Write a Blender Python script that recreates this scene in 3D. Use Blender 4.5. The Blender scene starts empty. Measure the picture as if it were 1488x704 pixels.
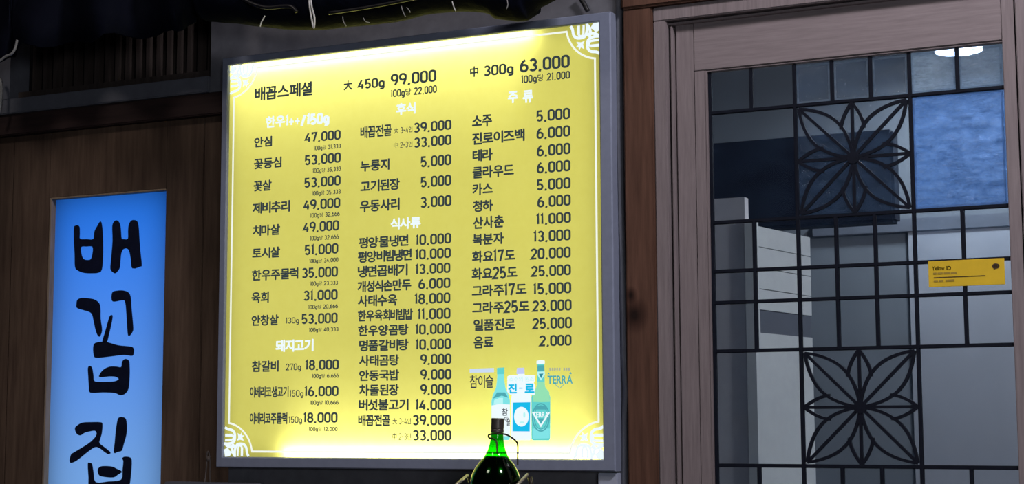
import bpy, bmesh, math, random
from mathutils import Vector, Matrix
random.seed(7)
S = bpy.context.scene
COL = S.collection

# ------------------------------------------------------------------ camera
YAW, PITCH, ROLL, F = 0.444405641, 0.110939254, -0.00421418152, 2335.994   # F in pixels of a 1488 px wide frame
DIST, CAMZ = 4.15, 1.40          # metres from the shop front, height above the pavement
_cy, _sy = math.cos(YAW), math.sin(YAW)
FWD = Vector((-_sy*math.cos(PITCH), _cy*math.cos(PITCH), math.sin(PITCH)))
_r = Vector((_cy, _sy, 0)); _u = _r.cross(FWD)
RGT = math.cos(ROLL)*_r + math.sin(ROLL)*_u
UPV = -math.sin(ROLL)*_r + math.cos(ROLL)*_u
cam = bpy.data.cameras.new('camera'); cam.sensor_width = 36; cam.lens = F/1488*36; cam.clip_start = 0.05
co = bpy.data.objects.new('camera', cam); COL.objects.link(co)
co.matrix_world = Matrix(((RGT.x, UPV.x, -FWD.x, 0), (RGT.y, UPV.y, -FWD.y, -DIST), (RGT.z, UPV.z, -FWD.z, CAMZ), (0, 0, 0, 1)))
S.camera = co
S.view_settings.view_transform = 'Standard'
S.view_settings.look = 'None'
S.view_settings.gamma = 1
S.view_settings.exposure = 0
S.view_settings.use_curve_mapping = False

# ------------------------------------------------------------------ world, street lamp and added fill lights
w = bpy.data.worlds.new('night'); S.world = w; w.use_nodes = True
w.node_tree.nodes['Background'].inputs[0].default_value = (0.45, 0.55, 1.0, 1)
w.node_tree.nodes['Background'].inputs[1].default_value = 0.010

def area(name, loc, target, sx, sy, power, color, parent=None, spread=math.pi):
    l = bpy.data.lights.new(name, 'AREA'); l.shape = 'RECTANGLE'; l.size = sx; l.size_y = sy
    l.energy = power; l.color = color; l.spread = spread
    o = bpy.data.objects.new(name, l); COL.objects.link(o)
    o.location = loc
    o.rotation_euler = (Vector(target)-Vector(loc)).to_track_quat('-Z', 'Y').to_euler()
    if parent:
        o.parent = parent; o.location = Vector(loc)-parent.location
    return o
area('street_lamp_light', (0.5, -1.7, 4.1), (-0.9, 0, 1.9), 0.5, 0.3, 70, (1.0, 0.94, 1.0))
area('street_fill_light', (-3.6, -4.5, 6.0), (-3.2, 0, 1.5), 1.2, 0.8, 45, (1.0, 0.88, 0.8))
area('front_fill_light', (1.8, -5.8, 1.9), (-2.4, 0, 1.9), 1.4, 0.9, 55, (0.92, 0.95, 1.0))  # added frontal fill, lifts the dark band under the sign

# ------------------------------------------------------------------ helpers
def P(x, y, Y=0.0):
    """the point at depth Y on the sight line of photo pixel x, y"""
    d = (x-744)/F*RGT - (y-352)/F*UPV + FWD
    t = (DIST+Y)/d.y
    return Vector((d.x*t, Y, CAMZ+d.z*t))

def mat(name, build):
    m = bpy.data.materials.new(name); m.use_nodes = True
    nt = m.node_tree; nt.nodes.clear()
    out = nt.nodes.new('ShaderNodeOutputMaterial')
    nt.links.new(build(nt), out.inputs[0])
    return m
def node(nt, t, **kw):
    n = nt.nodes.new(t)
    for k, v in kw.items():
        if k in n.inputs: n.inputs[k].default_value = v
        else: setattr(n, k, v)
    return n
def noise(nt, scale, stretch=(1, 1, 1), detail=6, rough=0.6, loc=(0, 0, 0)):
    tc = node(nt, 'ShaderNodeTexCoord'); mp = node(nt, 'ShaderNodeMapping')
    mp.inputs['Scale'].default_value = stretch; mp.inputs['Location'].default_value = loc
    nt.links.new(tc.outputs['Object'], mp.inputs[0])
    n = node(nt, 'ShaderNodeTexNoise', Scale=scale, Detail=detail, Roughness=rough)
    nt.links.new(mp.outputs[0], n.inputs['Vector'])
    return n
def ramp(nt, src, stops):
    r = node(nt, 'ShaderNodeValToRGB'); e = r.color_ramp.elements
    while len(e) < len(stops): e.new(0.5)
    for k, (p, c) in enumerate(stops):
        e[k].position = p; e[k].color = (*c, 1)
    nt.links.new(src, r.inputs[0]); return r
def bsdf(nt, col=None, rough=0.5, metal=0.0, spec=0.5, colsock=None, bump=None, bstr=0.2, bdist=0.002):
    b = node(nt, 'ShaderNodeBsdfPrincipled')
    b.inputs['Roughness'].default_value = rough; b.inputs['Metallic'].default_value = metal
    b.inputs['Specular IOR Level'].default_value = spec
    if colsock: nt.links.new(colsock, b.inputs['Base Color'])
    elif col: b.inputs['Base Color'].default_value = (*col, 1)
    if bump:
        bp = node(nt, 'ShaderNodeBump'); bp.inputs['Strength'].default_value = bstr; bp.inputs['Distance'].default_value = bdist
        nt.links.new(bump, bp.inputs['Height']); nt.links.new(bp.outputs[0], b.inputs['Normal'])
    return b
def plain(name, col, rough=0.5, metal=0.0, spec=0.5, var=0.25, scale=30, bstr=0.1):
    def b(nt):
        n = noise(nt, scale)
        r = ramp(nt, n.outputs['Fac'], [(0.3, tuple(c*(1-var) for c in col)), (0.7, tuple(min(1, c*(1+var)) for c in col))])
        return bsdf(nt, rough=rough, metal=metal, spec=spec, colsock=r.outputs[0], bump=n.outputs['Fac'], bstr=bstr).outputs[0]
    return mat(name, b)
def wood(name, c1, c2, stretch, scale=6, rough=0.6, loc=(0, 0, 0), blotch=None):
    def b(nt):
        n = noise(nt, scale, stretch, 8, 0.65, loc)
        r = ramp(nt, n.outputs['Fac'], [(0.3, c1), (0.68, c2)])
        sock = r.outputs[0]
        if blotch:
            n2 = noise(nt, 2.3, (1, 1, 0.6), 3, 0.5, (3, 1, 7))
            r2 = ramp(nt, n2.outputs['Fac'], [(0.38, (blotch,)*3), (0.6, (1, 1, 1))])
            mx = node(nt, 'ShaderNodeMix', data_type='RGBA', blend_type='MULTIPLY'); mx.inputs[0].default_value = 1
            nt.links.new(sock, mx.inputs[6]); nt.links.new(r2.outputs[0], mx.inputs[7]); sock = mx.outputs[2]
        return bsdf(nt, rough=rough, spec=0.25, colsock=sock, bump=n.outputs['Fac'], bstr=0.15).outputs[0]
    return mat(name, b)
def glow(name, col, strength=1.0):
    def b(nt):
        e = node(nt, 'ShaderNodeEmission'); e.inputs[0].default_value = (*col, 1); e.inputs[1].default_value = strength
        return e.outputs[0]
    return mat(name, b)

OFF = {}
def obj(name, bm, m, parent=None, smooth=False):
    """link bm (in world coordinates) as one mesh object, child of parent if given"""
    me = bpy.data.meshes.new(name)
    if parent is not None: o0 = OFF[parent.name]
    else:
        xs = [v.co for v in bm.verts]
        o0 = Vector(((min(v.x for v in xs)+max(v.x for v in xs))/2, (min(v.y for v in xs)+max(v.y for v in xs))/2, min(v.z for v in xs)))
    bmesh.ops.translate(bm, vec=-o0, verts=bm.verts)
    bmesh.ops.recalc_face_normals(bm, faces=bm.faces)
    bm.to_mesh(me); bm.free()
    me.materials.append(m)
    if smooth:
        for p in me.polygons: p.use_smooth = True
    o = bpy.data.objects.new(name, me); COL.objects.link(o)
    OFF[o.name] = o0
    if parent is not None: o.parent = parent
    else: o.location = o0
    return o
def tag(o, label, cat, group=None):
    o['label'] = label; o['category'] = cat
    if group: o['group'] = group
    return o
def thing(name, loc, label=None, cat=None, group=None, structure=False):
    o = bpy.data.objects.new(name, None); COL.objects.link(o); o.location = loc; o.empty_display_size = 0.1
    OFF[o.name] = Vector(loc)
    if structure: o['kind'] = 'structure'
    if label: tag(o, label, cat, group)
    return o
def struct(name, bm, m):
    o = obj(name, bm, m); o['kind'] = 'structure'; return o

def BM(): return bmesh.new()
def box(bm, x0, x1, y0, y1, z0, z1, bev=0.0):
    r = bmesh.ops.create_cube(bm, size=1)
    for v in r['verts']:
        v.co = Vector((x0+(v.co.x+.5)*(x1-x0), y0+(v.co.y+.5)*(y1-y0), z0+(v.co.z+.5)*(z1-z0)))
    if bev:
        es = list({e for v in r['verts'] for e in v.link_edges})
        bmesh.ops.bevel(bm, geom=es, offset=bev, segments=2, affect='EDGES')
    return bm
def tube(bm, pts, rad, n=10, closed=False):
    pts = [Vector(p) for p in pts]; N = len(pts); rings = []
    up = Vector((0.13, 0.9, 0.3)).normalized()
    for i, p in enumerate(pts):
        a = pts[max(i-1, 0)]; b = pts[min(i+1, N-1)]
        t = (b-a).normalized(); s = t.cross(up)
        if s.length < 1e-4: s = t.cross(Vector((1, 0, 0)))
        s.normalize(); q = s.cross(t)
        r = rad(i/(N-1)) if callable(rad) else rad
        rings.append([bm.verts.new(p+r*(math.cos(k*2*math.pi/n)*s+math.sin(k*2*math.pi/n)*q)) for k in range(n)])
    for i in range(N-1):
        for k in range(n):
            bm.faces.new((rings[i][k], rings[i][(k+1) % n], rings[i+1][(k+1) % n], rings[i+1][k]))
    bm.faces.new(rings[0]); bm.faces.new(rings[-1][::-1])
    return bm
def smoothpath(pts, k=6):
    pts = [Vector(p) for p in pts]; out = []
    for i in range(len(pts)-1):
        p0, p1, p2, p3 = pts[max(i-1, 0)], pts[i], pts[i+1], pts[min(i+2, len(pts)-1)]
        for j in range(k):
            t = j/k
            out.append(0.5*((2*p1)+(p2-p0)*t+(2*p0-5*p1+4*p2-p3)*t*t+(3*p1-p0-3*p2+p3)*t**3))
    out.append(pts[-1]); return out
def lathe(bm, prof, c, n=48, capb=True, capt=True):
    rings = [[bm.verts.new((c[0]+r*math.cos(2*math.pi*k/n), c[1]+r*math.sin(2*math.pi*k/n), c[2]+z)) for k in range(n)] for r, z in prof]
    for i in range(len(rings)-1):
        for k in range(n):
            bm.faces.new((rings[i][k], rings[i][(k+1) % n], rings[i+1][(k+1) % n], rings[i+1][k]))
    if capb: bm.faces.new(rings[0][::-1])
    if capt: bm.faces.new(rings[-1])
    return bm
def ribbon(bm, pts, wid, Y, closed=False, M=None, th=0.0):
    """flat stroke of width wid along 2-D points (x, z) with mitred joints; M maps x, z to the final x, z; th extrudes it toward +y"""
    n = len(pts); L = []; R = []
    V = [Vector((p[0], p[1])) for p in pts]
    for i in range(n):
        a = V[i-1] if (i > 0 or closed) else None
        b = V[(i+1) % n] if (i < n-1 or closed) else None
        d1 = (V[i]-a).normalized() if a is not None and (V[i]-a).length > 1e-9 else None
        d2 = (b-V[i]).normalized() if b is not None and (b-V[i]).length > 1e-9 else None
        d1 = d1 or d2; d2 = d2 or d1
        t = d1+d2
        t = t.normalized() if t.length > 1e-6 else d1
        nn = Vector((-t.y, t.x)); k = 1/max(0.45, nn.dot(Vector((-d1.y, d1.x))))
        ww = wid(i/(n-1)) if callable(wid) else wid
        e = Vector((0, 0))
        L.append(V[i]+nn*ww/2*k); R.append(V[i]-nn*ww/2*k)
    f = M or (lambda x, z: (x, z))
    def vv(q, y): x, z = f(q.x, q.y); return bm.verts.new((x, y, z))
    la = [vv(q, Y) for q in L]; ra = [vv(q, Y) for q in R]
    m = n if closed else n-1
    for i in range(m):
        j = (i+1) % n
        bm.faces.new((la[i], la[j], ra[j], ra[i]))
    if th:
        lb = [vv(q, Y+th) for q in L]; rb = [vv(q, Y+th) for q in R]
        for i in range(m):
            j = (i+1) % n
            bm.faces.new((lb[i], rb[i], rb[j], lb[j]))
            bm.faces.new((la[i], lb[i], lb[j], la[j])); bm.faces.new((ra[i], ra[j], rb[j], rb[i]))
        if not closed:
            bm.faces.new((la[0], ra[0], rb[0], lb[0])); bm.faces.new((la[-1], lb[-1], rb[-1], ra[-1]))
    return bm
def polyfill(bm, outer, Y, holes=(), th=0.0):
    """flat filled outline(s) of (x, z) points at depth Y"""
    es = []
    for loop in [outer, *holes]:
        vs = [bm.verts.new((p[0], Y, p[1])) for p in loop]
        es += [bm.edges.new((vs[i], vs[(i+1) % len(vs)])) for i in range(len(vs))]
    r = bmesh.ops.triangle_fill(bm, use_beauty=True, use_dissolve=False, edges=es, normal=(0, -1, 0))
    if th:
        fs = [g for g in r['geom'] if isinstance(g, bmesh.types.BMFace)]
        ex = bmesh.ops.extrude_face_region(bm, geom=fs)
        bmesh.ops.translate(bm, vec=(0, th, 0), verts=[g for g in ex['geom'] if isinstance(g, bmesh.types.BMVert)])
    return bm
def px_poly(pts, Y):
    return [(q.x, q.z) for q in (P(x, y, Y) for x, y in pts)]
def rounded(pts, k=4):
    """closed smooth curve through 2-D points"""
    n = len(pts); out = []
    for i in range(n):
        p0, p1, p2, p3 = (Vector(pts[(i+d) % n]) for d in (-1, 0, 1, 2))
        for j in range(k):
            t = j/k
            q = 0.5*((2*p1)+(p2-p0)*t+(2*p0-5*p1+4*p2-p3)*t*t+(3*p1-p0-3*p2+p3)*t**3)
            out.append((q.x, q.y))
    return out

# ------------------------------------------------------------------ lettering: stroke digits and font syllables
def arc(cx, cy, rx, ry, a0, a1, n=9):
    return [(cx+rx*math.cos(math.radians(a0+(a1-a0)*i/n)), cy+ry*math.sin(math.radians(a0+(a1-a0)*i/n))) for i in range(n+1)]
def stadium(cx, cy, w, h, r):
    a = []
    for sx, sy, s in ((1, 1, 0), (-1, 1, 90), (-1, -1, 180), (1, -1, 270)):
        a += arc(cx+sx*(w/2-r), cy+sy*(h/2-r), r, r, s, s+90, 5)
    return a
six = [stadium(.26, .3, .46, .54, .22), 'c', arc(.42, .42, .39, .52, 180, 108, 7)]
GL = {
 '0': (.52, [(stadium(.26, .5, .46, .94, .21), True)]),
 '1': (.22, [([(.02, .84), (.13, .97), (.13, 0)], False)]),
 '2': (.52, [(arc(.26, .72, .23, .25, 165, -25, 9)+[(.04, .03), (.5, .03)], False)]),
 '3': (.52, [(arc(.25, .73, .21, .24, 155, -90, 9), False), (arc(.25, .26, .23, .235, 90, -150, 9), False)]),
 '4': (.54, [([(.34, .98), (.03, .26), (.54, .26)], False), ([(.41, .55), (.41, 0)], False)]),
 '5': (.52, [([(.46, .97), (.09, .97), (.07, .52)]+arc(.25, .31, .225, .28, 115, -150, 9), False)]),
 '6': (.52, [(stadium(.26, .3, .46, .54, .22), True), (arc(.43, .34, .4, .63, 175, 100, 7), False)]),
 '7': (.5, [([(.05, .8), (.05, .97), (.46, .97), (.2, 0)], False)]),
 '8': (.52, [(stadium(.26, .27, .46, .5, .22), True), (stadium(.26, .745, .4, .45, .2), True)]),
 '9': (.52, [(stadium(.26, .7, .46, .54, .22), True), ([(.49, .62), (.47, .4), (.3, 0)], False)]),
 ',': (.2, [([(.12, .08), (.05, -.12)], False)]),
 'g': (.5, [(stadium(.24, .33, .4, .58, .18), True), ([(.44, .62), (.44, -.05)]+arc(.25, -.06, .19, .15, 0, -140, 6), False)]),
 '~': (.42, [([(.02, .42), (.12, .52), (.26, .42), (.38, .52)], False)]),
 '-': (.3, [([(.02, .48), (.28, .48)], False)]),
 '/': (.46, [([(.04, -.08), (.42, 1.05)], False)]),
 '+': (.66, [([(.0, .42), (.66, .42)], False), ([(.33, .75), (.33, .09)], False)]),
 ' ': (.28, []),
}
_gc = {}
def font_glyph(ch, offset):
    if (ch, offset) not in _gc:
        c = bpy.data.curves.new('glyph', 'FONT'); c.body = ch; c.size = 1; c.offset = 0.0; c.resolution_u = 3
        o = bpy.data.objects.new('glyph', c); COL.objects.link(o)
        dg = bpy.context.evaluated_depsgraph_get()
        me = o.evaluated_get(dg).to_mesh()
        vs = [(v.co.x, v.co.y) for v in me.vertices]; fs = [tuple(p.vertices) for p in me.polygons]
        o.evaluated_get(dg).to_mesh_clear()
        bpy.data.objects.remove(o); bpy.data.curves.remove(c)
        _gc[ch, offset] = (vs, fs)
    return _gc[ch, offset]
def layout(text, wt, off):
    """triangles of a run in units of the digit height: list of (verts, faces)"""
    pieces = []; x = 0.0
    for ch in text:
        if ch in GL:
            wd, st = GL[ch]; bm = BM()
            for pts, cl in st: ribbon(bm, pts, wt, 0, cl)
            bm.verts.index_update()
            pieces.append(([(v.co.x+x, v.co.z) for v in bm.verts], [tuple(v.index for v in f.verts) for f in bm.faces], False)); bm.free()
            x += wd+wt*.55+.06
        else:
            vs, fs = font_glyph(ch, 0)
            if not vs: x += .3; continue
            a = min(v[0] for v in vs); b = max(v[0] for v in vs); lo = min(v[1] for v in vs); hi = max(v[1] for v in vs)
            if off:
                n0 = len(vs); v2 = []; f2 = []
                for k, (ax, ay) in enumerate(((off, 0), (-off, 0), (0, off), (0, -off), (off*.7, off*.7), (-off*.7, off*.7), (off*.7, -off*.7), (-off*.7, -off*.7))):
                    v2 += [(v[0]+ax, v[1]+ay) for v in vs]; f2 += [tuple(i+n0*k for i in f) for f in fs]
                vs, fs = v2, f2
            if ord(ch) > 0x2e80:
                sc = 1.12; wd = max(b-a, .62)*sc
                pieces.append(([((v[0]-a)*sc+x+(wd-(b-a)*sc)/2, (v[1]+.075)*sc) for v in vs], fs, True)); x += wd+.09
            else:
                sc = 1/.72; pieces.append(([((v[0]-a)*sc+x, v[1]*sc) for v in vs], fs, True)); x += (b-a)*sc+.12
    return pieces
def put_text(bm, text, x0, x1, yt, yb, Y, wt=.15, off=.018, digits=None):
    """fit a run into the photo rectangle x0..x1, yt..yb measured at its middle, on the plane Y"""
    ps = layout(text, wt, off)
    allv = [v for p in ps for v in p[0]]
    a = min(v[0] for v in allv); b = max(v[0] for v in allv)
    pure = not any(ch in GL for ch in text.replace(' ', ''))
    lo, hi = (min(v[1] for v in allv), max(v[1] for v in allv)) if pure else (-wt*.25, 1+wt*.25)
    if not pure and any(ord(ch) > 0x2e80 for ch in text):
        lo, hi = -.05, 1.06
    xc = (x0+x1)/2; yc = (yt+yb)/2
    zt, zb = P(xc, yt, Y).z, P(xc, yb, Y).z
    X0, X1 = P(x0, yc, Y).x, P(x1, yc, Y).x
    for vs, fs, _ in ps:
        vv = [bm.verts.new((X0+(v[0]-a)/(b-a)*(X1-X0), Y, zb+(v[1]-lo)/(hi-lo)*(zt-zb))) for v in vs]
        for f in fs:
            try: bm.faces.new([vv[i] for i in f])
            except ValueError: pass
    return bm

# ------------------------------------------------------------------ materials
M = {}
M['dark_grey'] = plain('dark grey painted steel', (0.125, 0.128, 0.148), 0.6, 0, 0.4, 0.15, 25)
M['beam_grey'] = plain('grey painted beam', (0.12, 0.127, 0.155), 0.6, 0, 0.3, 0.12, 20)
M['alu'] = plain('blue grey anodised frame', (0.24, 0.27, 0.37), 0.5, 0.0, 0.4, 0.06, 40, 0.0)
M['alu_light'] = plain('pale anodised bracket', (0.42, 0.46, 0.58), 0.4, 0.0, 0.5, 0.06, 40, 0.03)
M['black'] = plain('black void', (0.004, 0.004, 0.006), 0.8, 0, 0.1)
M['old_wood'] = wood('dark weathered boards', (0.075, 0.045, 0.032), (0.15, 0.098, 0.068), (9, 9, 0.7), 5, 0.7, blotch=0.45)
M['lintel_wood'] = wood('dark lintel board', (0.022, 0.013, 0.013), (0.045, 0.026, 0.024), (0.7, 9, 9), 5, 0.7)
M['slat_wood'] = wood('brown slats', (0.034, 0.026, 0.024), (0.06, 0.047, 0.042), (6, 6, 0.7), 8, 0.6)
M['edge_wood'] = wood('pale raw wood edge', (0.2, 0.15, 0.1), (0.34, 0.26, 0.19), (6, 6, 0.8), 9, 0.6)
M['door_wood'] = wood('grey brown door wood', (0.190, 0.158, 0.165), (0.27, 0.228, 0.236), (14, 14, 0.8), 9, 0.55)
M['rail_wood'] = wood('grey brown door rail wood', (0.205, 0.17, 0.178), (0.28, 0.236, 0.245), (0.8, 14, 14), 9, 0.55)
M['groove'] = plain('dark brown groove', (0.03, 0.02, 0.018), 0.7)
def _post(nt):
    n = noise(nt, 6, (9, 9, 0.6), 8, 0.65)
    r = ramp(nt, n.outputs['Fac'], [(0.3, (0.075, 0.036, 0.024)), (0.7, (0.15, 0.074, 0.05))])
    sock = r.outputs[0]
    for kz, kr, kx in ((KNOT[2], 0.03, KNOT[0]), (KNOT[2]+0.055, 0.014, KNOT[0]-0.01)):
        tc = node(nt, 'ShaderNodeNewGeometry'); d = node(nt, 'ShaderNodeVectorMath', operation='SUBTRACT')
        nt.links.new(tc.outputs['Position'], d.inputs[0]); d.inputs[1].default_value = (kx, -0.03, kz)
        ml = node(nt, 'ShaderNodeVectorMath', operation='MULTIPLY'); nt.links.new(d.outputs[0], ml.inputs[0]); ml.inputs[1].default_value = (1.25, 0, 1.0)
        ln = node(nt, 'ShaderNodeVectorMath', operation='LENGTH'); nt.links.new(ml.outputs[0], ln.inputs[0])
        r2 = ramp(nt, ln.outputs['Value'], [(kr*0.3, (0.12, 0.1, 0.1)), (kr, (0.5, 0.45, 0.45)), (kr*1.9, (1, 1, 1))])
        mx = node(nt, 'ShaderNodeMix', data_type='RGBA', blend_type='MULTIPLY'); mx.inputs[0].default_value = 1
        nt.links.new(sock, mx.inputs[6]); nt.links.new(r2.outputs[0], mx.inputs[7]); sock = mx.outputs[2]
    return bsdf(nt, rough=0.6, spec=0.25, colsock=sock, bump=n.outputs['Fac'], bstr=0.15).outputs[0]
KNOT = P(922, 458, -0.03)
M['post_wood'] = mat('reddish brown post wood with knots', _post)
M['lead'] = plain('dark lead came', (0.006, 0.008, 0.016), 0.6, 0.0, 0.15, 0.2, 60)
M['tarp'] = mat('black plastic sheeting', lambda nt: bsdf(nt, (0.004, 0.005, 0.011), 0.65, spec=0.015, bump=noise(nt, 14, (1, 1, 1), 4).outputs['Fac'], bstr=0.4, bdist=0.02).outputs[0])
M['sheet'] = mat('navy black sheet', lambda nt: bsdf(nt, (0.003, 0.004, 0.010), 0.75, spec=0.06, bump=noise(nt, 10, (1, 1, 1), 4).outputs['Fac'], bstr=0.3, bdist=0.02).outputs[0])
M['cable'] = plain('black cable', (0.006, 0.006, 0.008), 0.4)
M['tie'] = plain('white nylon', (0.6, 0.6, 0.58), 0.4)
M['tie_dim'] = plain('clear nylon', (0.25, 0.25, 0.25), 0.4)
M['paper_yellow'] = plain('yellow printed card', (0.75, 0.50, 0.03), 0.5, 0, 0.3, 0.05)
M['brown_ink'] = plain('brown ink', (0.06, 0.03, 0.01), 0.6)
M['pale_brown_ink'] = plain('faded brown ink', (0.36, 0.24, 0.03), 0.6)
M['ink'] = glow('dark backlit ink', (0.036, 0.052, 0.058))
M['white_print'] = glow('white backlit print', (0.86, 0.97, 1.0))
M['line_print'] = glow('white backlit line', (0.9, 0.95, 0.86))
M['face'] = None
def _face(nt):
    n = noise(nt, 40, (1, 1, 1), 3)
    r = ramp(nt, n.outputs['Fac'], [(0.3, (0.82, 0.785, 0.185)), (0.7, (0.84, 0.81, 0.2))])
    t = node(nt, 'ShaderNodeBsdfTranslucent'); nt.links.new(r.outputs[0], t.inputs[0])
    g = node(nt, 'ShaderNodeBsdfGlossy'); g.inputs['Roughness'].default_value = 0.12
    mx = node(nt, 'ShaderNodeMixShader'); mx.inputs[0].default_value = 0.03
    nt.links.new(t.outputs[0], mx.inputs[1]); nt.links.new(g.outputs[0], mx.inputs[2])
    return mx.outputs[0]
M['face'] = mat('yellow translucent acrylic', _face)
def _blue(nt):
    t = node(nt, 'ShaderNodeBsdfTranslucent'); t.inputs[0].default_value = (0.30, 0.50, 0.85, 1)
    return t.outputs[0]
M['blue_face'] = mat('blue translucent acrylic', _blue)
M['navy'] = plain('navy lettering', (0.006, 0.009, 0.03), 0.5, 0, 0.3)
M['bottle_glass'] = None
def _bg(nt):
    t = node(nt, 'ShaderNodeBsdfTransparent'); t.inputs[0].default_value = (0.03, 0.47, 0.02, 1)
    g = node(nt, 'ShaderNodeBsdfGlossy'); g.inputs['Roughness'].default_value = 0.05
    lw = node(nt, 'ShaderNodeLayerWeight')
    pw = node(nt, 'ShaderNodeMath', operation='POWER'); nt.links.new(lw.outputs['Facing'], pw.inputs[0]); pw.inputs[1].default_value = 4
    ma = node(nt, 'ShaderNodeMath', operation='MULTIPLY_ADD'); nt.links.new(pw.outputs[0], ma.inputs[0]); ma.inputs[1].default_value = 0.6; ma.inputs[2].default_value = 0.04
    mx = node(nt, 'ShaderNodeMixShader'); nt.links.new(ma.outputs[0], mx.inputs[0])
    nt.links.new(t.outputs[0], mx.inputs[1]); nt.links.new(g.outputs[0], mx.inputs[2])
    return mx.outputs[0]
M['bottle_glass'] = mat('green bottle glass', _bg)
M['liquid'] = plain('near black liquid', (0.004, 0.003, 0.002), 0.15)
M['cap'] = plain('dull dark metal cap', (0.10, 0.085, 0.075), 0.38, 0.5, 0.5, 0.15, 60)
M['wire'] = plain('dark steel wire', (0.05, 0.04, 0.03), 0.35, 0.6)
M['rod'] = plain('pale metal rod', (0.55, 0.52, 0.42), 0.3, 0.7)
M['interior'] = plain('grey interior plaster', (0.22, 0.235, 0.255), 0.8, 0, 0.2, 0.08, 4)
M['ceil'] = plain('interior ceiling', (0.62, 0.54, 0.54), 0.8, 0, 0.2, 0.08, 4)
M['white_panel'] = plain('white boards', (0.8, 0.82, 0.8), 0.6, 0, 0.3, 0.04)
M['grey_panel'] = plain('grey strip', (0.16, 0.17, 0.2), 0.6, 0, 0.3, 0.1)
M['partition'] = plain('brown grey partition', (0.8, 0.76, 0.76), 0.7, 0, 0.3, 0.05)
M['dark_panel'] = plain('dark blue black panel', (0.012, 0.014, 0.03), 0.7, 0, 0.2, 0.2)
M['floor'] = plain('paving', (0.1, 0.1, 0.1), 0.8)
M['lamp'] = glow('lamp diffuser', (0.92, 0.97, 1.0), 30)
def glassmat(name, frost, tint, scale, bstr, tcol=(0.36, 0.60, 1.0)):
    def b(nt):
        tr = node(nt, 'ShaderNodeBsdfTransparent'); tr.inputs[0].default_value = (*tint, 1)
        n = noise(nt, scale, (1, 1, 2.2), 5, 0.6)
        bp = node(nt, 'ShaderNodeBump'); bp.inputs['Strength'].default_value = bstr; bp.inputs['Distance'].default_value = 0.01
        nt.links.new(n.outputs['Fac'], bp.inputs['Height'])
        tl = node(nt, 'ShaderNodeBsdfTranslucent'); tl.inputs[0].default_value = (*tcol, 1)
        nt.links.new(bp.outputs[0], tl.inputs['Normal'])
        r = ramp(nt, n.outputs['Fac'], [(0.3, (frost*0.5,)*3), (0.72, (min(1, frost*1.45),)*3)])
        m1 = node(nt, 'ShaderNodeMixShader'); nt.links.new(r.outputs[0], m1.inputs[0])
        nt.links.new(tr.outputs[0], m1.inputs[1]); nt.links.new(tl.outputs[0], m1.inputs[2])
        g = node(nt, 'ShaderNodeBsdfGlossy'); g.inputs['Roughness'].default_value = 0.06
        nt.links.new(bp.outputs[0], g.inputs['Normal'])
        fr = node(nt, 'ShaderNodeFresnel'); fr.inputs[0].default_value = 1.5
        m2 = node(nt, 'ShaderNodeMixShader'); nt.links.new(fr.outputs[0], m2.inputs[0])
        nt.links.new(m1.outputs[0], m2.inputs[1]); nt.links.new(g.outputs[0], m2.inputs[2])
        return m2.outputs[0]
    return mat(name, b)
M['glass_clear'] = glassmat('clear door glass', 0.02, (0.72, 0.76, 0.8), 9, 0.1)
M['glass_semi'] = glassmat('lightly rippled door glass', 0.09, (0.72, 0.76, 0.8), 22, 0.5)
M['glass_lamp'] = glassmat('rippled frosted lamp-bright door glass', 0.5, (0.7, 0.82, 1.0), 26, 0.9, (0.80, 0.92, 1.0))  # frosted glass with the lamp's nearby glow put into a paler colour
M['bevel'] = glassmat('bevelled pane edge', 0.4, (0.7, 0.8, 0.9), 12, 0.2, (0.9, 0.95, 1.0))
M['glass_frost'] = glassmat('rippled frosted door glass', 0.5, (0.55, 0.72, 1.0), 26, 0.9)

# ------------------------------------------------------------------ setting: street front
def X(x, y, Y=0.0): return P(x, y, Y).x
def Z(x, y, Y=0.0): return P(x, y, Y).z
YS = -0.052                       # front of the sign's frame
YF = -0.040                       # sign face
fx0 = (X(323, 82, YS)+X(313, 680, YS))/2; fx1 = (X(888, 20, YS)+X(893, 684, YS))/2
fz1 = (Z(323, 82, YS)+Z(888, 19, YS))/2; fz0 = (Z(313, 681, YS)+Z(893, 684.5, YS))/2
ix0 = (X(334, 95, YF)+X(326.5, 665, YF))/2; ix1 = (X(872.3, 33, YF)+X(878.3, 667, YF))/2
iz1 = (Z(334, 95.3, YF)+Z(872, 33.2, YF))/2; iz0 = (Z(326.5, 665, YF)+Z(878.3, 667.5, YF))/2
XW = -4.6                         # left end of the built front
x_grey = (X(308, 60)+X(304, 140))/2
z_bt = (Z(20, 144)+Z(309, 111))/2; z_bb = (Z(0, 167)+Z(318, 134))/2
z_lint = (Z(0, 197)+Z(300, 168))/2
x_post0 = (X(905, 100, -0.03)+X(913, 690, -0.03))/2; x_post1 = (X(946, 100, -0.03)+X(958, 690, -0.03))/2

bm = BM(); box(bm, -6, 3, -5.5, 5.0, -0.1, 0.0); struct('floor', bm, M['floor'])
bm = BM()                          # grey panelled wall round the menu sign
box(bm, fx0+0.012, x_post0+0.02, 0, 0.1, 0.0, z_bb)
box(bm, x_grey, x_post0+0.02, 0, 0.1, z_bb, 3.4)
struct('wall_front', bm, M['dark_grey'])
bm = BM(); box(bm, XW, x_grey-0.0005, -0.012, 0.14, z_bb, z_bt, 0.003)
box(bm, XW, X(18, 120), -0.012, 0.14, z_bt, 3.4); struct('trim_1', bm, M['beam_grey'])
bm = BM(); box(bm, XW, fx0+0.0115, 0.0, 0.12, z_lint, z_bb-0.0005, 0.004); struct('trim_2', bm, M['lintel_wood'])
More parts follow.
